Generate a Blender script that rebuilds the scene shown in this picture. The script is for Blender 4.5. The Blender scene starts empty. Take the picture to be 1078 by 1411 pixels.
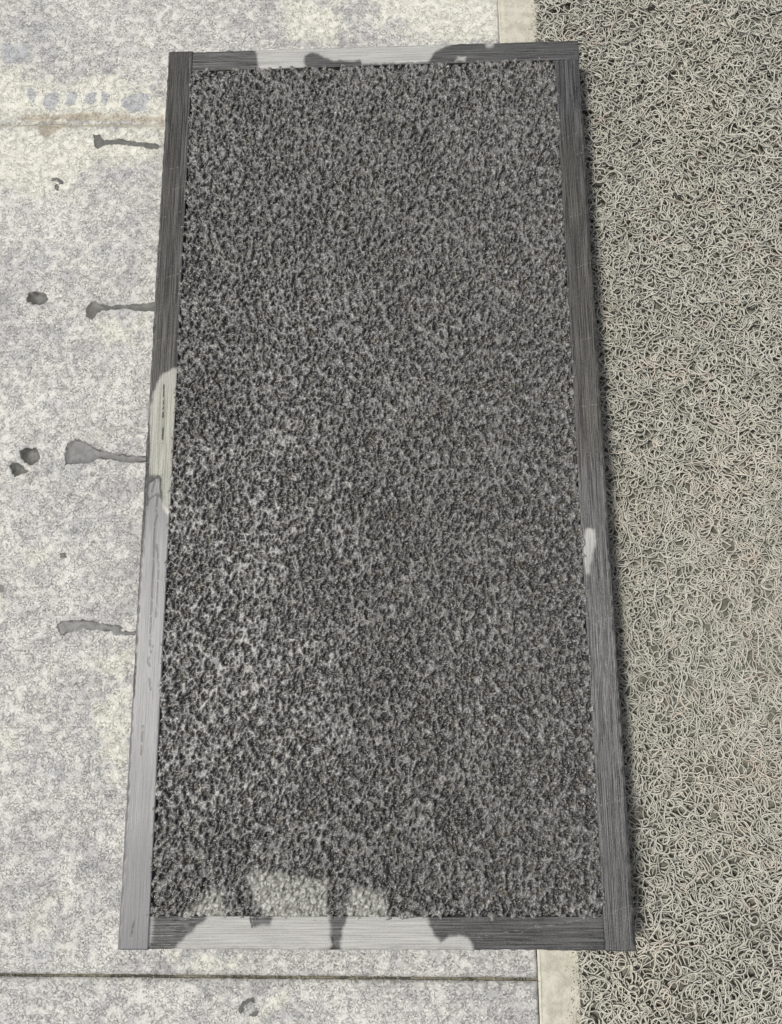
import bpy, math, numpy as np
R = math.radians
sc = bpy.context.scene
rng = np.random.default_rng(7)

# ------------------------------------------------------------------ camera
PW, PH, F = 1078, 1411, 1060.0
cam_loc = np.array([0.0114, -0.1419, 0.5137])
cam_rot = (0.1975, 0.0029, -0.0076)
cd = bpy.data.cameras.new('camera')
cd.sensor_fit = 'VERTICAL'; cd.sensor_height = 36.0
cd.lens = 36.0 * F / PH
cd.clip_start = 0.01; cd.clip_end = 100
cam = bpy.data.objects.new('camera', cd)
cam.location = cam_loc; cam.rotation_euler = cam_rot
sc.collection.objects.link(cam); sc.camera = cam

# ------------------------------------------------------------------ sky, sun, exposure
SUN_EL, SUN_AZ = 63.0, -90.0            # azimuth from +Y towards +X
w = bpy.data.worlds.new('World'); sc.world = w; w.use_nodes = True
wn = w.node_tree; bg = wn.nodes['Background']
sky = wn.nodes.new('ShaderNodeTexSky'); sky.sky_type = 'NISHITA'; sky.sun_disc = False
sky.sun_elevation = R(SUN_EL); sky.sun_rotation = R(SUN_AZ)
sky.air_density = 0.8; sky.dust_density = 4.0; sky.ozone_density = 0.6
hs = wn.nodes.new('ShaderNodeHueSaturation'); hs.inputs['Saturation'].default_value = 0.45   # thin bright haze
wn.links.new(sky.outputs[0], hs.inputs['Color']); wn.links.new(hs.outputs[0], bg.inputs[0]); bg.inputs[1].default_value = 0.085
sl = bpy.data.lights.new('sun', 'SUN'); sl.energy = 2.9; sl.angle = R(10); sl.color = (1.0, 0.965, 0.90)
so = bpy.data.objects.new('sun', sl); sc.collection.objects.link(so)
d = np.array([math.sin(R(SUN_AZ))*math.cos(R(SUN_EL)), math.cos(R(SUN_AZ))*math.cos(R(SUN_EL)), math.sin(R(SUN_EL))])
from mathutils import Vector
so.rotation_euler = Vector(d).to_track_quat('Z', 'Y').to_euler()
so.location = (-1, 0.3, 2)
vs = sc.view_settings; vs.view_transform = 'Standard'; vs.look = 'None'; vs.gamma = 1; vs.exposure = 0.08

# ------------------------------------------------------------------ projection helper (photo point -> point on a plane)
def rotm(a, b, c):
    ca, sa, cb, sb, cc, s_ = math.cos(a), math.sin(a), math.cos(b), math.sin(b), math.cos(c), math.sin(c)
    return np.array([[cc,-s_,0],[s_,cc,0],[0,0,1]]) @ np.array([[cb,0,sb],[0,1,0],[-sb,0,cb]]) @ np.array([[1,0,0],[0,ca,-sa],[0,sa,ca]])
RC = rotm(*cam_rot)
def ray(px, py): return RC @ np.array([(px-PW/2)/F, -(py-PH/2)/F, -1.0])
def floor(px, py, z=0.0):
    v = ray(px, py); return (cam_loc + v*(z-cam_loc[2])/v[2])[:2]
T, TILT, LEN = 0.025, R(1.6), 0.6056
SO = np.array([-0.15, 0, 0.0])
ex = np.array([math.cos(TILT), 0, math.sin(TILT)]); ez = np.array([-math.sin(TILT), 0, math.cos(TILT)])
def stone(px, py):
    v = ray(px, py); o = cam_loc - SO
    t = (T - o @ ez)/(v @ ez); p = o + v*t
    return np.array([p @ ex, p[1]])

# ------------------------------------------------------------------ numeric helpers
def field_noise(ny, nx, step, wl, band=0.45, aniso=(1, 1), seed=0, ang=0.0):
    """band-limited gaussian noise, wavelength wl (m) on a grid of pitch step; aniso stretches (x, y)"""
    r = np.random.default_rng(seed)
    n = np.fft.rfft2(r.standard_normal((ny, nx)))
    fy = np.fft.fftfreq(ny, step)[:, None]; fx = np.fft.rfftfreq(nx, step)[None, :]
    gx = (fx*math.cos(ang)+fy*math.sin(ang))*aniso[0]; gy = (-fx*math.sin(ang)+fy*math.cos(ang))*aniso[1]
    f = np.sqrt(gx**2+gy**2)*wl
    g = np.exp(-((f-1)/band)**2)
    o = np.fft.irfft2(n*g, s=(ny, nx)); return o/o.std()
def sdf_poly(X, Y, poly):
    P = np.asarray(poly); n = len(P); d2 = np.full(X.shape, 1e9); ins = np.zeros(X.shape, bool)
    for i in range(n):
        a = P[i]; b = P[(i+1) % n]; e = b-a
        wx = X-a[0]; wy = Y-a[1]
        t = np.clip((wx*e[0]+wy*e[1])/(e@e+1e-18), 0, 1)
        d2 = np.minimum(d2, (wx-e[0]*t)**2+(wy-e[1]*t)**2)
        c = ((a[1] > Y) != (b[1] > Y))
        with np.errstate(divide='ignore', invalid='ignore'):
            xi = (b[0]-a[0])*(Y-a[1])/(b[1]-a[1]+1e-30)+a[0]
        ins ^= c & (X < xi)
    s = np.sqrt(d2); return np.where(ins, -s, s)
def sdf_line(X, Y, pts):
    P = np.asarray(pts); d2 = np.full(X.shape, 1e9)
    for a, b in zip(P[:-1], P[1:]):
        e = b-a; wx = X-a[0]; wy = Y-a[1]
        t = np.clip((wx*e[0]+wy*e[1])/(e@e+1e-18), 0, 1)
        d2 = np.minimum(d2, (wx-e[0]*t)**2+(wy-e[1]*t)**2)
    return np.sqrt(d2)
def chan(X, Y, polys, conv, rad=0.006, lines=(), lw=0.0004):
    """0..1 channel, 0.5 on the outline, 0 outside"""
    s = np.full(X.shape, 1e3)
    for p in polys: s = np.minimum(s, sdf_poly(X, Y, [conv(*q) for q in p]))
    for p in lines: s = np.minimum(s, sdf_line(X, Y, [conv(*q) for q in p])-lw)
    return np.clip(0.5-s/(2*rad), 0, 1)
def sst(a, b, x):
    t = np.clip((x-a)/(b-a), 0, 1); return t*t*(3-2*t)

def relief(name, quad, step, zfun, zbot, m, parent=None, attrs=None, loc=None, jitter=None):
    """heightfield over quad (bl, br, tr, tl) with skirts to zbot: one mesh object"""
    bl, br, tr, tl = [np.array(q, float) for q in quad]
    nx = max(3, int(round(np.linalg.norm(br-bl)/step))+1); ny = max(3, int(round(np.linalg.norm(tl-bl)/step))+1)
    u, v = np.meshgrid(np.linspace(0, 1, nx), np.linspace(0, 1, ny))
    X = (bl[0]*(1-u)+br[0]*u)*(1-v)+(tl[0]*(1-u)+tr[0]*u)*v
    Y = (bl[1]*(1-u)+br[1]*u)*(1-v)+(tl[1]*(1-u)+tr[1]*u)*v
    Z = zfun(X, Y, u, v)
    A = {k: f(X, Y).astype(np.float32) for k, f in (attrs or {}).items()}
    if jitter: X, Y = jitter(X, Y, u, v)
    co = np.stack([X, Y, Z], -1).reshape(-1, 3); idx = np.arange(nx*ny).reshape(ny, nx)
    q = np.stack([idx[:-1, :-1], idx[:-1, 1:], idx[1:, 1:], idx[1:, :-1]], -1).reshape(-1, 4)
    ring = np.concatenate([idx[0, :], idx[1:, -1], idx[-1, -2::-1], idx[-2:0:-1, 0]])
    low = co[ring].copy(); low[:, 2] = zbot
    n0 = len(co); k = np.arange(len(ring)); k1 = (k+1) % len(ring)
    sk = np.stack([ring[k], n0+k, n0+k1, ring[k1]], -1)
    o = mesh(name, np.concatenate([co, low]), np.concatenate([q, sk]), m, parent)
    me = o.data
    sm = np.ones(len(me.polygons), bool); sm[len(q):] = False
    me.polygons.foreach_set('use_smooth', sm)
    for kk, a in A.items():
        at = me.attributes.new(kk, 'FLOAT', 'POINT')
        at.data.foreach_set('value', np.concatenate([a.ravel(), a.ravel()[ring]]))
    if loc is not None: o.location = loc
    return o
def mesh(name, co, faces, m, parent=None):
    me = bpy.data.meshes.new(name); faces = np.asarray(faces, np.int32); k = faces.shape[1]
    me.vertices.add(len(co)); me.vertices.foreach_set('co', np.asarray(co, np.float32).ravel())
    me.loops.add(faces.size); me.loops.foreach_set('vertex_index', faces.ravel())
    me.polygons.add(len(faces)); me.polygons.foreach_set('loop_start', np.arange(0, faces.size, k, dtype=np.int32))
    me.update(calc_edges=True); me.materials.append(m)
    o = bpy.data.objects.new(name, me); sc.collection.objects.link(o)
    if parent: o.parent = parent
    return o

# ------------------------------------------------------------------ node helpers
class NT:
    def __init__(s, name):
        s.m = bpy.data.materials.new(name); s.m.use_nodes = True; s.t = s.m.node_tree
        s.b = s.t.nodes['Principled BSDF']; s.co = s.t.nodes.new('ShaderNodeTexCoord').outputs['Object']
    def put(s, sock, v):
        if isinstance(v, bpy.types.NodeSocket): s.t.links.new(v, sock)
        elif isinstance(v, tuple) and len(v) == 3 and sock.type == 'RGBA': sock.default_value = (*v, 1)
        else: sock.default_value = v
    def math(s, op, a, b=0.0, c=None, clamp=False):
        n = s.t.nodes.new('ShaderNodeMath'); n.operation = op; n.use_clamp = clamp
        s.put(n.inputs[0], a); s.put(n.inputs[1], b)
        if c is not None: s.put(n.inputs[2], c)
        return n.outputs[0]
    def attr(s, k):
        n = s.t.nodes.new('ShaderNodeAttribute'); n.attribute_name = k; return n.outputs['Fac']
    def map(s, scale=(1, 1, 1), loc=(0, 0, 0), rot=0.0):
        n = s.t.nodes.new('ShaderNodeMapping'); s.put(n.inputs[0], s.co); n.inputs['Scale'].default_value = scale
        n.inputs['Location'].default_value = loc; n.inputs['Rotation'].default_value = (0, 0, rot); return n.outputs[0]
    def noise(s, scale, vec=None, detail=3, rough=0.5, dist=0.0):
        n = s.t.nodes.new('ShaderNodeTexNoise'); s.put(n.inputs['Vector'], vec if vec is not None else s.co)
        n.inputs['Scale'].default_value = scale; n.inputs['Detail'].default_value = detail
        n.inputs['Roughness'].default_value = rough; n.inputs['Distortion'].default_value = dist; return n.outputs['Fac']
    def vor(s, scale, vec=None, feat='F1', out='Distance', rnd=1.0):
        n = s.t.nodes.new('ShaderNodeTexVoronoi'); n.feature = feat; s.put(n.inputs['Vector'], vec if vec is not None else s.co)
        n.inputs['Scale'].default_value = scale; n.inputs['Randomness'].default_value = rnd; return n.outputs[out]
    def ramp(s, v, a, b, lo=0.0, hi=1.0):
        n = s.t.nodes.new('ShaderNodeMapRange'); n.interpolation_type = 'SMOOTHSTEP'; n.clamp = True
        s.put(n.inputs['Value'], v); s.put(n.inputs['From Min'], a); s.put(n.inputs['From Max'], b)
        s.put(n.inputs['To Min'], lo); s.put(n.inputs['To Max'], hi); return n.outputs[0]
    def mix(s, f, a, b, mode='MIX'):
        n = s.t.nodes.new('ShaderNodeMix'); n.data_type = 'RGBA'; n.blend_type = mode
        s.put(n.inputs[0], f); s.put(n.inputs[6], a); s.put(n.inputs[7], b); return n.outputs[2]
    def fmix(s, f, a, b):
        n = s.t.nodes.new('ShaderNodeMix'); n.data_type = 'FLOAT'
        s.put(n.inputs[0], f); s.put(n.inputs[2], a); s.put(n.inputs[3], b); return n.outputs[0]
    def iso(s, v, at, wdt):            # thin contour line of v
        return s.ramp(s.math('ABSOLUTE', s.math('SUBTRACT', v, at)), 0.0, wdt, 1.0, 0.0)
    def mask(s, k, scale=500, amt=0.25, soft=0.04, at=0.5):
        n = s.math('MULTIPLY', s.math('SUBTRACT', s.noise(scale, detail=4, rough=0.6), 0.5), amt)
        v = s.math('ADD', s.attr(k), n); a = s.attr(k)
        m = s.ramp(v, at-soft, at+soft)
        return s.math('MULTIPLY', m, s.ramp(a, 0.02, 0.12))
    def bump(s, h, dist, strength=1.0, prev=None):
        n = s.t.nodes.new('ShaderNodeBump'); n.inputs['Distance'].default_value = dist
        s.put(n.inputs['Strength'], strength); s.put(n.inputs['Height'], h)
        if prev: s.put(n.inputs['Normal'], prev)
        return n.outputs[0]
    def out(s, col, rough, nrm=None, spec=0.5):
        s.put(s.b.inputs['Base Color'], col); s.put(s.b.inputs['Roughness'], rough)
        s.put(s.b.inputs['Specular IOR Level'], spec)
        if nrm: s.put(s.b.inputs['Normal'], nrm)
        return s.m

# ------------------------------------------------------------------ materials
def mat_paver():
    n = NT('granite_paving')
    big = n.noise(9, detail=3); mid = n.noise(70, detail=4, rough=0.65)
    g1 = n.noise(800, detail=3, rough=0.7); g2 = n.noise(430, n.map(loc=(3, 1, 0)), detail=5, rough=0.7); g3 = n.noise(330, n.map(loc=(9, 1, 0)), detail=3, rough=0.6)
    v = n.math('ADD', n.math('MULTIPLY', g1, 0.60), n.math('MULTIPLY', mid, 0.50))
    v = n.math('ADD', v, n.math('MULTIPLY', big, 0.30)); v = n.math('ADD', v, n.math('MULTIPLY', g3, 0.35))
    base = n.mix(n.ramp(v, 0.74, 0.99), (0.37, 0.37, 0.368), (0.645, 0.64, 0.60))
    # thin dark outlines of the worn grains
    ln = n.iso(g2, 0.5, 0.020)
    ln = n.math('MULTIPLY', ln, n.ramp(n.noise(170, n.map(loc=(7, 0, 0)), detail=2), 0.36, 0.56))
    base = n.mix(n.math('MULTIPLY', ln, 0.58), base, (0.14, 0.14, 0.135))
    # faint yellowing in places
    yl = n.ramp(n.noise(22, n.map(loc=(0, 5, 0)), detail=5, rough=0.7), 0.56, 0.70)
    base = n.mix(n.math('MULTIPLY', yl, 0.42), base, (0.64, 0.63, 0.53))
    bl = n.ramp(n.noise(30, n.map(loc=(8, 3, 0)), detail=5, rough=0.7), 0.52, 0.66)
    base = n.mix(n.math('MULTIPLY', bl, 0.35), base, (0.40, 0.405, 0.43))
    # cement smears
    cm = n.mask('cream', 70, 1.5, 0.16)
    cr = n.mix(n.ramp(n.noise(180, detail=5, rough=0.7), 0.42, 0.62), (0.62, 0.61, 0.535), (0.72, 0.715, 0.65))
    cover = n.math('MULTIPLY', cm, n.ramp(n.math('ADD', n.noise(330, n.map(loc=(1, 1, 1)), detail=5, rough=0.7), n.math('MULTIPLY', n.attr('cream'), 0.42)), 0.58, 0.80))
    base = n.mix(cover, base, cr)
    gr = n.mask('bare', 260, 0.9, 0.04)
    base = n.mix(n.math('MULTIPLY', gr, 0.9), base, n.mix(g1, (0.36, 0.37, 0.39), (0.48, 0.49, 0.51)))
    br = n.mask('brown', 120, 1.5, 0.25)
    base = n.mix(n.math('MULTIPLY', br, 0.75), base, n.mix(g1, (0.27, 0.225, 0.165), (0.52, 0.46, 0.36)))
    wet = n.mask('wet', 330, 0.75, 0.05, 0.43); edge = n.math('MULTIPLY', n.iso(n.math('ADD', n.attr('wet'), n.math('MULTIPLY', n.math('SUBTRACT', n.noise(330, detail=4, rough=0.6), 0.5), 0.75)), 0.5, 0.20), n.ramp(n.noise(140, detail=2), 0.35, 0.6))
    base = n.mix(n.math('MULTIPLY', wet, 0.93), base, n.mix(g1, (0.13, 0.132, 0.13), (0.19, 0.192, 0.19)))
    base = n.mix(n.math('MULTIPLY', edge, 0.9), base, (0.045, 0.044, 0.04))
    soak = n.mask('soak', 330, 0.75, 0.12)
    base = n.mix(n.math('MULTIPLY', soak, 0.8), base, n.mix(g3, (0.05, 0.05, 0.044), (0.17, 0.17, 0.155)))
    rough = n.fmix(wet, 0.75, 0.55)
    h = n.math('ADD', n.math('MULTIPLY', g1, 0.6), n.math('MULTIPLY', ln, -0.35))
    h = n.math('ADD', h, n.math('MULTIPLY', cover, 0.25))
    h = n.math('MULTIPLY', h, n.fmix(wet, 1.0, 0.25))
    return n.out(base, rough, n.bump(h, 0.0009), 0.4)
def mat_concrete(name, a, b, sc_=120):
    n = NT(name); v = n.noise(sc_, detail=6, rough=0.7); f = n.noise(900, detail=3)
    c = n.mix(n.ramp(v, 0.35, 0.65), a, b)
    c = n.mix(n.math('MULTIPLY', n.ramp(f, 0.62, 0.75), 0.35), c, tuple(x*0.55 for x in a))
    return n.out(c, 0.85, n.bump(f, 0.0005), 0.3)
def mat_joint():
    n = NT('joint_grime'); v = n.noise(60, detail=4); f = n.noise(500, detail=4, rough=0.7)
    c = n.mix(n.ramp(v, 0.42, 0.58), (0.19, 0.175, 0.13), (0.06, 0.06, 0.045))
    c = n.mix(n.ramp(f, 0.55, 0.72), c, (0.36, 0.33, 0.26))
    return n.out(c, 0.8, n.bump(f, 0.001), 0.3)
def mat_band(name, vertical):
    n = NT(name)
    sx = (1, 0.010, 1) if vertical else (0.010, 1, 1)
    sy = (1, 0.004, 1) if vertical else (0.004, 1, 1)
    s1 = n.noise(2000, n.map(sx), detail=2, rough=0.6); s2 = n.noise(420, n.map(sy, (2, 2, 0)), detail=3, rough=0.6)
    grain = n.noise(1500, detail=2); cloud = n.noise(45, detail=4, rough=0.6)
    st = n.math('ADD', n.math('MULTIPLY', s1, 0.94), n.math('MULTIPLY', s2, 0.06))
    st = n.math('ADD', st, n.math('MULTIPLY', n.math('SUBTRACT', grain, 0.5), 0.30))
    wetc = n.mix(n.ramp(st, 0.40, 0.60), (0.016, 0.016, 0.015), (0.115, 0.116, 0.118))
    wetc = n.mix(n.math('MULTIPLY', n.ramp(cloud, 0.4, 0.65), 0.3), wetc, (0.085, 0.085, 0.083))
    age = n.attr('aged')
    wetc = n.mix(n.math('MULTIPLY', age, 0.6), wetc, n.mix(n.ramp(st, 0.40, 0.60), (0.014, 0.012, 0.008), (0.10, 0.092, 0.07)))
    dryc = n.mix(n.ramp(st, 0.34, 0.60), (0.29, 0.29, 0.28), (0.45, 0.45, 0.43))
    dryc = n.mix(n.math('MULTIPLY', n.attr('moss'), 0.75), dryc, n.mix(n.ramp(st, 0.38, 0.6), (0.20, 0.205, 0.155), (0.40, 0.41, 0.33)))
    dry = n.mask('dry', 170, 0.75, 0.24); film = n.mask('film', 120, 0.6, 0.25)
    c = n.mix(dry, wetc, dryc)
    c = n.mix(n.math('MULTIPLY', n.math('MULTIPLY', film, 0.92), n.math('SUBTRACT', 1.0, dry)), c, n.mix(n.ramp(st, 0.30, 0.62), (0.11, 0.113, 0.12), (0.17, 0.173, 0.18)))  # water film, with sky glare partly painted in as pale blue-grey
    ln = n.math('MULTIPLY', n.ramp(n.attr('line'), 0.42, 0.54), n.ramp(n.noise(350, detail=3), 0.30, 0.5))
    c = n.mix(n.math('MULTIPLY', ln, 0.85), c, (0.035, 0.035, 0.03))
    scr = n.math('MULTIPLY', n.ramp(n.attr('scratch'), 0.40, 0.55), n.ramp(n.noise(420, detail=3), 0.38, 0.6))
    c = n.mix(n.math('MULTIPLY', scr, 0.45), c, (0.38, 0.38, 0.36))
    rough = n.fmix(dry, 0.33, 0.75); rough = n.fmix(film, rough, 0.40)
    h = n.math('ADD', st, n.math('MULTIPLY', ln, -0.5))
    h = n.math('MULTIPLY', h, n.fmix(film, 1.0, 0.22))
    return n.out(c, rough, n.bump(h, 0.0005), 0.5)
def mat_field():
    n = NT('chiselled_stone')
    g = n.noise(900, detail=4, rough=0.7); b = n.noise(25, detail=3); g2 = n.noise(380, detail=4, rough=0.65)
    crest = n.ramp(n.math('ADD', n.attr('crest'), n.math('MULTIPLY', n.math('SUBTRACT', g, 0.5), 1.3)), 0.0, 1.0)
    wetc = n.mix(crest, (0.008, 0.008, 0.0075), (0.175, 0.175, 0.170))     # shade painted by relief height: pits dark, crests pale
    wetc = n.mix(n.math('MULTIPLY', n.ramp(n.noise(240, n.map(loc=(4, 2, 0)), detail=4), 0.53, 0.66), 0.6), wetc, (0.095, 0.078, 0.045))
    cell = n.vor(270, feat='DISTANCE_TO_EDGE')
    dryc = n.mix(n.ramp(g2, 0.38, 0.62), (0.33, 0.335, 0.31), (0.53, 0.535, 0.51))
    dryc = n.mix(n.ramp(cell, 0.02, 0.16, 0.75, 0.0), dryc, (0.14, 0.14, 0.12))
    g4 = n.noise(1050, n.map(loc=(6, 6, 0)), detail=3, rough=0.85)
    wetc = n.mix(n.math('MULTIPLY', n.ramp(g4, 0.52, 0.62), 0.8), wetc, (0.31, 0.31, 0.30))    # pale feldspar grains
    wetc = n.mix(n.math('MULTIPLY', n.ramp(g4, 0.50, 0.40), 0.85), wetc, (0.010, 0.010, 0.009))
    dry = n.math('MULTIPLY', n.mask('dry', 200, 0.75, 0.20), 0.92)
    c = n.mix(dry, wetc, dryc)
    rough = n.fmix(dry, n.ramp(g2, 0.35, 0.65, 0.12, 0.30), 0.7)
    h = n.math('ADD', n.math('MULTIPLY', g2, 0.8), n.math('MULTIPLY', g, 0.55))
    fd = n.attr('flood'); h = n.math('MULTIPLY', h, n.fmix(fd, 1.0, 0.30)); rough = n.fmix(n.math('MULTIPLY', fd, n.math('SUBTRACT', 1.0, dry)), rough, 0.42)
    n.put(n.b.inputs['Coat Weight'], n.math('MULTIPLY', n.fmix(dry, 1.0, 0.0), n.fmix(fd, 0.75, 1.0))); n.put(n.b.inputs['Coat Roughness'], n.fmix(fd, 0.16, 0.42))   # water layer
    n.put(n.b.inputs['Coat Normal'], n.bump(n.math('MULTIPLY', g2, n.fmix(fd, 1.0, 0.3)), 0.0005)); n.b.inputs['Coat IOR'].default_value = 1.4
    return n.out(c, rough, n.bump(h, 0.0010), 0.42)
def mat_side():
    n = NT('sawn_side'); v = n.noise(500, n.map((1, 1, 0.3)), detail=4)
    return n.out(n.mix(v, (0.03, 0.03, 0.028), (0.13, 0.13, 0.125)), 0.45, n.bump(v, 0.0006))
def mat_coil():
    n = NT('coil_plastic'); t = n.attr('tone'); v = n.noise(12, detail=3); f = n.noise(260, detail=3)
    c = n.mix(t, (0.42, 0.415, 0.36), (0.54, 0.532, 0.475))
    c = n.mix(n.math('MULTIPLY', n.ramp(v, 0.45, 0.7), 0.3), c, (0.58, 0.54, 0.44))
    c = n.mix(n.math('MULTIPLY', n.ramp(f, 0.6, 0.75), 0.3), c, (0.34, 0.32, 0.25))
    c = n.mix(n.math('MULTIPLY', n.attr('pink'), 0.35), c, (0.60, 0.44, 0.38))
    return n.out(c, 0.42, None, 0.4)
M_pav = mat_paver(); M_joint = mat_joint()
M_strip = mat_concrete('beige_concrete', (0.40, 0.385, 0.325), (0.54, 0.525, 0.455))
M_ground = mat_concrete('bedding_mortar', (0.38, 0.35, 0.27), (0.5, 0.47, 0.38))
M_bv = mat_band('brushed_band_lengthwise', True); M_bh = mat_band('brushed_band_crosswise', False)
M_field = mat_field(); M_side = mat_side(); M_coil = mat_coil()
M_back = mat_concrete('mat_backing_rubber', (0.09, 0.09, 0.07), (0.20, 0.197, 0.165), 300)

# ------------------------------------------------------------------ setting: ground + paving
def structure(o): o['kind'] = 'structure'; return o
gr = structure(relief('ground', [(-2, -2), (2, -2), (2, 2), (-2, 2)], 0.5, lambda X, Y, u, v: X*0-0.009, -0.02, M_ground))
pav = bpy.data.objects.new('pavement', None); sc.collection.objects.link(pav); structure(pav)

cream = [[(-20,85),(40,90),(45,105),(95,110),(130,98),(165,95),(180,110),(225,115),(240,165),(240,172),(-20,172)],
         [(-20,172),(240,172),(225,215),(120,240),(105,275),(50,275),(-20,262)],
         [(470,-80),(760,-80),(760,60),(600,62),(520,30)], [(140,960),(175,950),(178,1060),(160,1070),(128,1000)],
         [(35,755),(58,752),(62,775),(40,782)], [(-10,810),(12,815),(10,835),(-10,832)], [(0,1010),(20,1010),(22,1030),(0,1035)],
         [(130,905),(190,880),(185,950),(150,945)], [(360,1378),(395,1374),(398,1392),(362,1396)], [(240,1318),(330,1320),(325,1338),(250,1338)],
         [(130,440),(160,432),(195,445),(190,470),(140,475)], [(380,-10),(470,0),(480,60),(400,66)]]
wet = [[(120,425),(126,417),(133,416),(140,421),(170,421),(190,419),(216,417),(216,428),(195,428),(170,424),(140,427),(133,432),(127,440),(120,436)],
       [(93,612),(105,605),(118,610),(135,620),(160,626),(185,628),(202,630),(202,636),(175,637),(150,632),(133,631),(125,638),(108,638),(91,639),(90,626)],
       [(79,863),(86,856),(120,855),(150,861),(168,863),(166,870),(140,868),(115,866),(97,870),(84,875)],
       [(155,871),(188,871),(188,874),(156,874)],
       [(130,186),(137,186),(143,194),(165,192),(190,197),(215,199),(222,203),(215,206),(190,201),(165,198),(145,199),(135,205),(131,198)],
       [(39,405),(50,402),(62,405),(65,412),(58,419),(45,418),(38,413)], [(28,622),(35,618),(50,618),(54,628),(50,637),(42,640),(32,634)],
       [(14,640),(20,637),(30,641),(37,650),(30,652),(20,657),(16,648)], [(83,764),(90,763),(90,768),(84,768)], [(-4,806),(6,808),(5,815),(-4,816)]]
bare = [[(36,122),(46,122),(50,135),(47,143),(40,135)], [(60,132),(75,126),(84,130),(76,152),(61,150)], [(92,128),(107,124),(104,142),(91,147)],
        [(115,130),(133,126),(130,145),(117,142)], [(140,125),(152,128),(147,146),(140,142)], [(168,135),(195,127),(209,130),(200,152),(180,155),(167,148)],
        [(0,60),(40,62),(35,88),(5,86)]]
brown = [[(52,172),(92,172),(78,181),(68,190),(54,186)], [(30,158),(120,156),(226,160),(226,167),(120,166),(30,167)]]
grime_lines = [[(335,1398),(331,1392),(336,1383),(345,1378),(352,1378)], [(347,1398),(355,1394)], [(72,248),(80,247),(86,252)], [(78,256),(80,262)]]
holes = wet[5:8]; shallow = [wet[1], wet[0]]
J1 = [floor(-30, 172), floor(780, 172)]       # the upper joint
def line_y(a, b, x): return a[1]+(b[1]-a[1])*(x-a[0])/(b[0]-a[0])
J2 = [floor(0, 1344.5), floor(742, 1350.5)]
XR, XL, G = 0.0983, -0.50, 0.0009
yt = lambda x: line_y(*J1, x); yb = lambda x: line_y(*J2, x)
fl = lambda px, py: floor(px, py, 0.0)
pav_attrs = {'cream': lambda X, Y: chan(X, Y, cream, fl, 0.022), 'soak': lambda X, Y: chan(X, Y, [wet[0]]+wet[4:], fl, 0.0025, grime_lines, 0.0009), 'wet': lambda X, Y: chan(X, Y, wet, fl, 0.0025, grime_lines, 0.0008),
             'bare': lambda X, Y: chan(X, Y, bare, fl, 0.003), 'brown': lambda X, Y: chan(X, Y, brown, fl, 0.003)}
def paver_z(step, seed, detail=True):
    def f(X, Y, u, v):
        ny, nx = X.shape
        z = 0.00012*field_noise(ny, nx, step, 0.006, seed=seed)+0.0002*field_noise(ny, nx, step, 0.05, seed=seed+1)
        if detail:
            wob = 0.0006*field_noise(ny, nx, step, 0.005, band=.6, seed=seed+7)
            for p in holes:
                s = sdf_poly(X, Y, [fl(*q) for q in p])+wob; z = z-0.0036*sst(0.0004, -0.0011, s)
            for p in shallow:
                s = sdf_poly(X, Y, [fl(*q) for q in p])+wob; z = z-0.0011*sst(0.0004, -0.0008, s)
        ex_ = np.minimum(u, 1-u)*abs(X[0, -1]-X[0, 0]); ey = np.minimum(v, 1-v)*abs(Y[-1, 0]-Y[0, 0])
        e = np.minimum(ex_, ey)+0.0004*field_noise(ny, nx, step, 0.008, seed=seed+2)
        return z-0.0013*sst(0.0022, 0.0, e)
    return f
quads = [('A', [(XL, yb(XL)+G), (XR-G*.5, yb(XR)+G), (XR-G*.5, yt(XR)-G*.5), (XL, yt(XL)-G*.5)]),
         ('B', [(XL, yt(XL)+G*.5), (XR-G*.5, yt(XR)+G*.5), (XR+.004, yt(XR)+.59), (XL, yt(XL)+.59)]),
         ('C', [(XL, yb(XL)-.59), (XR-G*.5, yb(XR)-.59), (XR-G*.5, yb(XR)-G), (XL, yb(XL)-G)])]
for k, (_, q) in enumerate(quads):
    relief('paving_stone', q, 0.0018 if k == 0 else 0.0025, paver_z(0.0018 if k == 0 else 0.0025, 20+5*k), -0.003, M_pav, pav, pav_attrs)
for k, (yy0, yy1) in enumerate([(-.918, -.330), (-.327, .262), (.265, .855)]):   # the next row of paving, beyond the frame
    relief('paving_stone', [(XL-.592, yy0), (XL-.003, yy0), (XL-.003, yy1), (XL-.592, yy1)], 0.02, paver_z(0.02, 60+k, False), -0.003, M_pav, pav)
structure_strip = relief('concrete_strip', [(XR+.0012, -.92), (.9, -.92), (.9, .86), (XR+.0012, .86)], 0.004,
       lambda X, Y, u, v: -0.0004+0.00012*field_noise(*X.shape, 0.004, 0.03, seed=77), -0.003, M_strip, pav)
# joint fillings, a little below the surface
def joint(pts, wd, z, m, nm='joint'):
    a, b = np.array(pts[0]), np.array(pts[1]); n = 220
    t = np.linspace(0, 1, n)[:, None]; c = a+(b-a)*t; e = (b-a)/np.linalg.norm(b-a); nn = np.array([-e[1], e[0]])
    co = []
    for s, dz in ((-1, -.0004), (0, 0), (1, -.0004)):
        p = c+nn*s*wd/2; zz = z+dz+0.00025*np.convolve(rng.standard_normal(n), np.ones(3)/3, 'same'); co.append(np.column_stack([p, zz]))
    co = np.concatenate(co); i = np.arange(n-1)
    f = np.concatenate([np.stack([r*n+i, r*n+i+1, (r+1)*n+i+1, (r+1)*n+i], -1)[:, ::-1] for r in (0, 1)])
    return mesh(nm, co, f, m, pav)
joint([(XL, yb(XL)), (XR, yb(XR))], 0.0016, -0.0016, M_joint)
joint([(XL, yt(XL)), (XR, yt(XR))], 0.0010, -0.0010, M_ground)
M_pale = mat_concrete('pale_grout', (0.50, 0.485, 0.41), (0.64, 0.62, 0.53))
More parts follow.
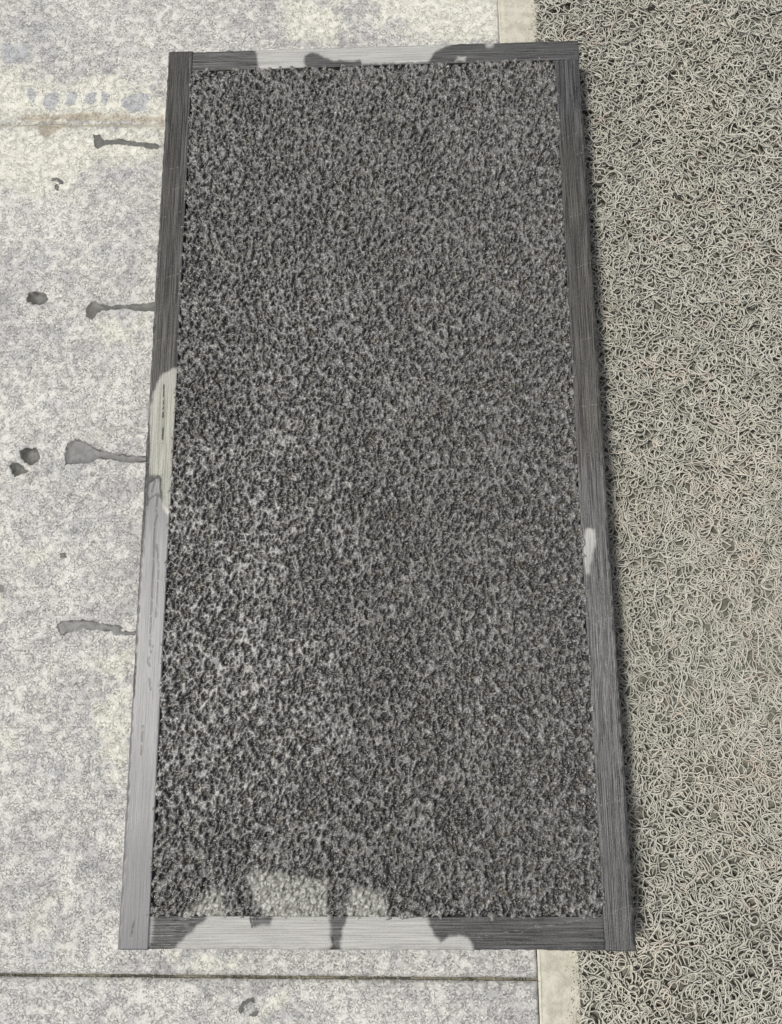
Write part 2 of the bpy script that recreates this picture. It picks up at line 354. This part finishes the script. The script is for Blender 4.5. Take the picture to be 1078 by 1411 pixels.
joint([(XR+.0004, -.92), (XR+.0004, .86)], 0.0016, 0.0001, M_pale)

# ------------------------------------------------------------------ the stone slab
slab = bpy.data.objects.new('stone_slab', None); sc.collection.objects.link(slab)
slab.location = SO; slab.rotation_euler = (0, -TILT, 0)
slab['label'] = 'wet dark grey stone slab with chiselled centre and brushed smooth border'
slab['category'] = 'stone slab'
H2 = LEN/2; W = 0.30; Z0 = T-0.009
IL, IR = [stone(205, 1264)[0], stone(240, 640)[0], stone(264, 97)[0]], [stone(827, 1262)[0], stone(768, 83)[0]]
xl = float(np.mean(IL)); xr = float(np.mean(IR)); yb_ = float((stone(205, 1264)[1]+stone(827, 1262)[1])/2); yt_ = float((stone(264, 97)[1]+stone(768, 84)[1])/2)
print('inner', IL, IR, yb_, yt_, 'outer', [stone(*p) for p in ((233,73),(798,53),(877,1309),(161,1311))])
dry = [[(207,655),(206,620),(208,560),(212,540),(218,524),(226,514),(240,508),(246,508),(237,706),(230,712),(224,700),(221,656)],
       [(234,1313),(262,1286),(290,1258),(352,1258),(346,1266),(350,1277),(372,1274),(378,1258),(453,1258),(455,1285),(457,1313)],
       [(468,1313),(472,1285),(481,1258),(589,1258),(592,1276),(600,1290),(608,1298),(620,1290),(632,1288),(645,1292),(651,1300),(655,1313)],
       [(351,64),(500,58),(640,54),(612,65),(596,74),(590,86),(500,88),(495,83),(460,84),(448,79),(440,74),(430,72),(420,76),(418,84),(422,93),(358,98)],
       [(806,732),(812,727),(819,730),(820,745),(816,775),(812,792),(808,790),(804,760)], [(668,57),(684,55),(680,64),(671,66)], [(628,84),(632,79),(642,78),(640,84)],
       ]
drf = [[(240,1275),(255,1262),(275,1240),(292,1224),(305,1232),(312,1252),(310,1275)], [(340,1205),(360,1198),(401,1208),(449,1214),(453,1275),(372,1275),(349,1240)],
       [(484,1224),(505,1225),(529,1240),(533,1275),(474,1275)]]
film = [[(150,1330),(178,1000),(192,800),(203,700),(205,668),(219,656),(222,690),(230,700),(240,700),(236,900),(224,1030),(216,1200),(212,1268),(204,1330)]]
lines = [[(205,690),(203,678),(205,666),(212,660),(219,656),(222,661),(221,672),(223,685)], [(203,696),(206,688),(212,683),(219,680),(223,686)],
         [(218,680),(216,700),(217,710),(214,722),(213,745),(212,780),(210,820),(208,860),(207,888),(209,899),(211,890)],
         [(214,662),(209,680)], [(226,530),(226,555),(225,575)], [(225,590),(224,610)], [(205,590),(206,606),(206,622),(204,645)],
         [(206,906),(204,912),(207,918)], [(206,935),(208,950)], [(217,750),(219,790),(217,830),(215,850)], [(458,1290),(462,1308),(455,1309)], [(200,690),(196,760)],
         [(197,1000),(195,1040)], [(188,900),(184,960)], [(185,1270),(181,1290)], [(345,1264),(348,1278)]]
scr = [[(783,300),(812,292)],[(786,372),(818,360)],[(797,470),(826,462)],[(800,560),(832,556)],[(808,860),(848,850)],[(812,905),(850,893)],[(818,950),(855,948)],[(826,1110),(864,1100)],[(222,235),(258,228)],[(213,470),(246,462)], [(262,76),(260,200),(258,330)], [(773,192),(797,183)], [(792,213),(808,209)], [(217,387),(250,376)], [(655,1292),(700,1284),(760,1275),(830,1262),(872,1246)], [(716,1287),(740,1274)],
       [(238,262),(256,255)], [(224,300),(252,290)], [(812,1000),(860,985)], [(233,192),(262,188)]]
moss = [[(206,600),(215,540),(240,505),(246,560),(240,700),(204,700)], [(150,1240),(150,1241),(151,1240)]]
aged = [[(225,60),(266,60),(262,300),(250,520),(200,560)], [(760,180),(812,180),(850,640),(780,640)]]
BA = {'dry': lambda X, Y: chan(X, Y, dry, stone, 0.003), 'film': lambda X, Y: chan(X, Y, film, stone, 0.003),
      'line': lambda X, Y: chan(X, Y, [], stone, 0.0012, lines, 0.00055), 'scratch': lambda X, Y: chan(X, Y, [], stone, 0.0012, scr, 0.0002),
      'moss': lambda X, Y: chan(X, Y, moss[:1], stone, 0.012), 'aged': lambda X, Y: chan(X, Y, aged, stone, 0.02)}
def band(quad, m, seed, outer, along_y):
    step = 0.0009
    def z(X, Y, u, v):
        n = 0.00003*field_noise(*X.shape, step, 0.010, aniso=((1, 9) if along_y else (9, 1)), seed=seed)
        n = n + 0.00004*field_noise(*X.shape, step, 0.05, seed=seed+3)
        s = {'l': X, 'r': W-X, 't': H2-Y, 'b': Y+H2}[outer]
        chip = 0.0004*field_noise(*X.shape, step, 0.010, band=.6, seed=seed+1)
        return T+n-0.0011*sst(0.0013, 0.0, s+chip)
    def jit(X, Y, u, v):
        k = 0.00022*field_noise(*X.shape, step, 0.02, band=.8, seed=seed+2)
        if outer == 'l': X = X+np.where(u < .001, np.abs(k), 0)
        if outer == 'r': X = X-np.where(u > .999, np.abs(k), 0)
        if outer == 't': Y = Y-np.where(v > .999, np.abs(k), 0)
        if outer == 'b': Y = Y+np.where(v < .001, np.abs(k), 0)
        return X, Y
    return relief('border_band', quad, step, z, Z0, m, slab, BA, jitter=jit)
g = 0.00004
band([(0, -H2), (xl, -H2), (xl, H2), (0, H2)], M_bv, 1, 'l', True)
band([(xr, -H2), (W, -H2), (W, yt_), (xr, yt_)], M_bv, 11, 'r', True)
band([(xl+g, -H2), (xr-g, -H2), (xr-g, yb_), (xl+g, yb_)], M_bh, 21, 'b', False)
band([(xl+g, yt_+g), (W, yt_+g), (W, H2), (xl+g, H2)], M_bh, 31, 't', False)
# rough centre: true relief, its bumps spilling over the border's inner edge
FS = 0.00056; ov = 0.0028
def facets(X, Y, cell, hr, tr, seed):
    """broken-stone facets: random cells, each a tilted plane of its own height"""
    r = np.random.default_rng(seed); x0, y0 = X.min()-2*cell, Y.min()-2*cell
    nx = int((X.max()-x0)/cell)+4; ny = int((Y.max()-y0)/cell)+4
    jx = r.random((ny, nx)); jy = r.random((ny, nx)); hh = r.standard_normal((ny, nx))*hr
    gx = r.standard_normal((ny, nx))*tr; gy = r.standard_normal((ny, nx))*tr
    fx = (X-x0)/cell; fy = (Y-y0)/cell; ix = fx.astype(int); iy = fy.astype(int)
    best = np.full(X.shape, 1e9); z = np.zeros(X.shape)
    for dy in (-1, 0, 1):
        for dx in (-1, 0, 1):
            cx = ix+dx; cy = iy+dy; px = fx-(cx+jx[cy, cx]); py = fy-(cy+jy[cy, cx])
            d = px*px+py*py*0.8; m = d < best; best = np.where(m, d, best)
            z = np.where(m, hh[cy, cx]+cell*(gx[cy, cx]*px+gy[cy, cx]*py), z)
    return z
def field_parts(X, Y):
    n = X.shape
    a = field_noise(*n, FS, 0.0080, .5, (.9, 1.2), 41, 0.25)
    wx = field_noise(*n, FS, 0.0030, .5, seed=46); wy = field_noise(*n, FS, 0.0030, .5, seed=47)
    c = field_noise(*n, FS, 0.0034, .40, (.95, 1.1), 43)
    big = field_noise(*n, FS, 0.06, .6, (1, 1), 45)
    Xw, Yw = X+0.0008*wx, Y+0.0008*wy
    f = facets(Xw, Yw*0.8, 0.0033, 0.00026, 0.26, 51)+facets(Xw, Yw, 0.0015, 0.00022, 0.45, 52)+facets(X, Y, 0.0058, 0.00030, 0.12, 53)
    p1 = field_noise(*n, FS, 0.0050, .45, (.85, 1.35), 61, -0.35); p2 = field_noise(*n, FS, 0.0028, .40, (.85, 1.3), 62, -0.35)
    big2 = field_noise(*n, FS, 0.045, .6, (1, 1), 63)
    q = 0.72*p1+0.70*p2+0.35*a+0.16*big2
    pit = sst(-0.15, -1.25, q)                      # gouges between the lumps
    edge = np.exp(-((q+0.05)/0.22)**2)              # raised, curled rims of the gouges
    return a, 0.00030*a+0.00022*c+f+0.00015*big+0.00025*edge-0.0021*pit
flood_px = [[(225,640),(400,600),(440,700),(430,860),(470,960),(440,1090),(330,1150),(215,1130),(205,900)], [(370,370),(470,400),(480,520),(400,600),(350,520)],
            [(560,420),(620,450),(610,560),(550,540)], [(600,900),(700,880),(690,1000),(610,1010)]]
def flood(X, Y):                                    # where rain water stands on the stone and levels its crests
    n = X.shape; f = chan(X, Y, flood_px[:1], stone, 0.035)+0.55*chan(X, Y, flood_px[1:2], stone, 0.03)+0.35*chan(X, Y, flood_px[2:], stone, 0.03)
    return np.clip(f*(1+0.25*field_noise(*n, FS, 0.012, .6, seed=71)), 0, 1)
def field_z(X, Y, u, v):
    a, z = field_parts(X, Y)
    lev = np.clip(flood(X, Y)+chan(X, Y, drf, stone, 0.006), 0, 1)
    z = z*(1-lev)+lev*np.where(z > -0.0001, 0.00025*np.tanh((z+0.0001)/0.0006), z)
    z = np.where(z > 0, 0.0012*np.tanh(z/0.0012), 0.0040*np.tanh(z/0.0040))
    ex_ = np.minimum(X-(xl-ov), (xr+ov)-X); ey = np.minimum(Y-(yb_-ov), (yt_+ov)-Y)
    e2 = np.minimum(ex_, ey)+0.0008*a
    return T-0.0001+z-0.0030*sst(0.0026, 0.0004, e2)
def field_crest(X, Y):  # height tone that puts shade into the colour of the pits
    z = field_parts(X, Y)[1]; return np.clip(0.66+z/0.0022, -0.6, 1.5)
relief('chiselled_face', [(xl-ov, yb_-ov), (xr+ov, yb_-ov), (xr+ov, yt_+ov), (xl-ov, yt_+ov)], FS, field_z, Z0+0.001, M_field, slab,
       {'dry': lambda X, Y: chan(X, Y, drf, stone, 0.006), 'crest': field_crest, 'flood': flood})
# sawn body under the worked face
def bodymesh():
    e = 0.0
    P = [(e, -H2), (W-e, -H2), (W-e, H2), (e, H2)]
    co = [(x, y, z) for z in (0.0, 0.0008, Z0) for x, y in P]
    co[:4] = [(0.0008 if x == 0 else W-.0008, y*0.9985, 0.0) for x, y in P]
    f = [(3, 2, 1, 0), (8, 9, 10, 11)]
    for r in (0, 4):
        for i in range(4): f.append((r+i, r+(i+1) % 4, r+4+(i+1) % 4, r+4+i))
    return mesh('slab_body', co, f, M_side, slab)
bodymesh()

def grit():
    N = 2600; t = rng.random(N); y = -0.42+0.84*t
    e0_, e1_ = floor(737, 0, .003), floor(799, 1411, .003)
    xe = e0_[0]+(e1_[0]-e0_[0])*(y-e0_[1])/(e1_[1]-e0_[1])
    x = xe-np.abs(rng.normal(0, 0.0028, N)); k = N//2
    x[:k//2] = rng.uniform(-.34, XR, k//2); y[:k//2] = yb(x[:k//2])+rng.normal(0, .0012, k//2)
    x[k//2:k] = -0.1512-np.abs(rng.normal(0, .0008, k-k//2)); y[k//2:k] = rng.uniform(-.303, .303, k-k//2)
    r = rng.uniform(0.00018, 0.00050, N); base = np.array([[1,0,0],[0,1,0],[-1,0,0],[0,-1,0],[0,0,1],[0,0,-1]], float)
    V = base[None]*rng.uniform(.6, 1.3, (N, 6, 1))*r[:, None, None]+np.stack([x, y, 0.0001+r*0.5], 1)[:, None]
    F_ = np.array([(0,1,4),(1,2,4),(2,3,4),(3,0,4),(1,0,5),(2,1,5),(3,2,5),(0,3,5)])
    o = mesh('grit', V.reshape(-1, 3), (F_[None]+6*np.arange(N)[:, None, None]).reshape(-1, 3), mat_concrete('sandy_grit', (0.30, 0.27, 0.2), (0.5, 0.46, 0.36), 900)); o['kind'] = 'stuff'
    o['label'] = 'fine sandy grit along the mat edge and the paving joint'; o['category'] = 'grit'
grit()
# ------------------------------------------------------------------ the coil mat
mat = bpy.data.objects.new('coil_mat', None); sc.collection.objects.link(mat)
MT = 0.0088
mat.location = (0.121, 0, 0)
mat['label'] = 'pale grey plastic coil mat of tangled loops under the right side of the stone slab'
mat['category'] = 'mat'; mat['kind'] = 'thing'; slab['kind'] = 'thing'
e0, e1 = floor(737, 0, .005), floor(799, 1411, .005)
xedge = lambda y: e0[0]+(e1[0]-e0[0])*(y-e0[1])/(e1[1]-e0[1])
MX1, MY0, MY1 = 0.355, -0.385, 0.415
xfar = lambda y: np.minimum(MX1, 0.305+(y+.352)*0.108)
def coils():
    ds, r0 = 0.00105, 0.00050
    M = 36; dens = 1900.0
    area = (MX1-0.112)*(MY1-MY0); N = int(dens*area/(ds*M))
    gx = int(math.sqrt(N*(MX1-0.110)/(MY1-MY0))); gy = int(N/gx)+1
    ii, jj = np.meshgrid(np.arange(gx), np.arange(gy)); ii = ii.ravel()[:N]; jj = jj.ravel()[:N]; N = len(ii)
    x = 0.110+(ii+rng.uniform(-.1, 1.1, N))*(MX1-0.110)/gx; y = MY0+(jj+rng.uniform(-.1, 1.1, N))*(MY1-MY0)/gy; th = rng.uniform(0, 2*np.pi, N)
    sgn = rng.choice([-1, 1], N); k = sgn*rng.uniform(120, 330, N)
    layer = rng.uniform(0, 1, N); zc = 0.0016+(MT-0.0030)*layer**0.8
    ph = rng.uniform(0, 6.28, N); fz = rng.uniform(0.24, 0.50, N); az = rng.uniform(0.0008, 0.0019, N)
    X = np.zeros((N, M)); Y = X.copy(); Z = X.copy()
    for i in range(M):
        X[:, i] = x; Y[:, i] = y
        Z[:, i] = zc+az*np.sin(ph+fz*i)
        k = k*0.90+0.02*sgn*150+rng.normal(0, 130, N); k = np.clip(k, -500, 500)
        th = th+k*ds; x = x+np.cos(th)*ds; y = y+np.sin(th)*ds
    top = np.where(X < 0.149, np.minimum(MT-0.0012, np.maximum((X+0.15)*math.sin(TILT)-0.0010, 0.0012)), MT)
    Z = np.clip(Z, 0.0009, top)
    ok = (X > xedge(Y)+0.0005*rng.standard_normal((N, 1))) & (X < xfar(Y)) & (Y > MY0) & (Y < MY1)
    P = np.stack([X, Y, Z], -1); t = np.gradient(P, axis=1); t /= np.linalg.norm(t, axis=2, keepdims=True)
    s = np.stack([-t[..., 1], t[..., 0], 0*t[..., 0]], -1); s /= np.linalg.norm(s, axis=2, keepdims=True)
    n = np.cross(t, s); K = 3
    rad = 1.03*r0*rng.uniform(0.85, 1.12, (N, 1, 1))
    ring = np.stack([P+rad*(math.cos(a)*s+math.sin(a)*n) for a in [2*np.pi*(j+.5)/K for j in range(K)]], 2)   # N,M,K,3
    vid = np.arange(N*M*K).reshape(N, M, K)
    good = ok[:, :-1] & ok[:, 1:]
    fs = []
    for j in range(K):
        j1 = (j+1) % K
        q = np.stack([vid[:, :-1, j], vid[:, 1:, j], vid[:, 1:, j1], vid[:, :-1, j1]], -1)
        fs.append(q[good])
    faces = np.concatenate(fs); used = np.unique(faces); rem = np.full(N*M*K, -1); rem[used] = np.arange(len(used))
    co = ring.reshape(-1, 3)[used]-np.array([0.121, 0, 0]); faces = rem[faces][:, ::-1]
    o = mesh('coils', co, faces, M_coil, mat)
    o.data.polygons.foreach_set('use_smooth', np.ones(len(faces), bool))
    tone = np.repeat(rng.uniform(0, 1, N), M*K)[used]; pink = np.repeat((rng.random(N) < 0.04).astype(float), M*K)[used]
    for nm, a in (('tone', tone), ('pink', pink)):
        at = o.data.attributes.new(nm, 'FLOAT', 'POINT'); at.data.foreach_set('value', a.astype(np.float32))
    o['kind'] = 'stuff'
    print('coil faces', len(faces))
coils()
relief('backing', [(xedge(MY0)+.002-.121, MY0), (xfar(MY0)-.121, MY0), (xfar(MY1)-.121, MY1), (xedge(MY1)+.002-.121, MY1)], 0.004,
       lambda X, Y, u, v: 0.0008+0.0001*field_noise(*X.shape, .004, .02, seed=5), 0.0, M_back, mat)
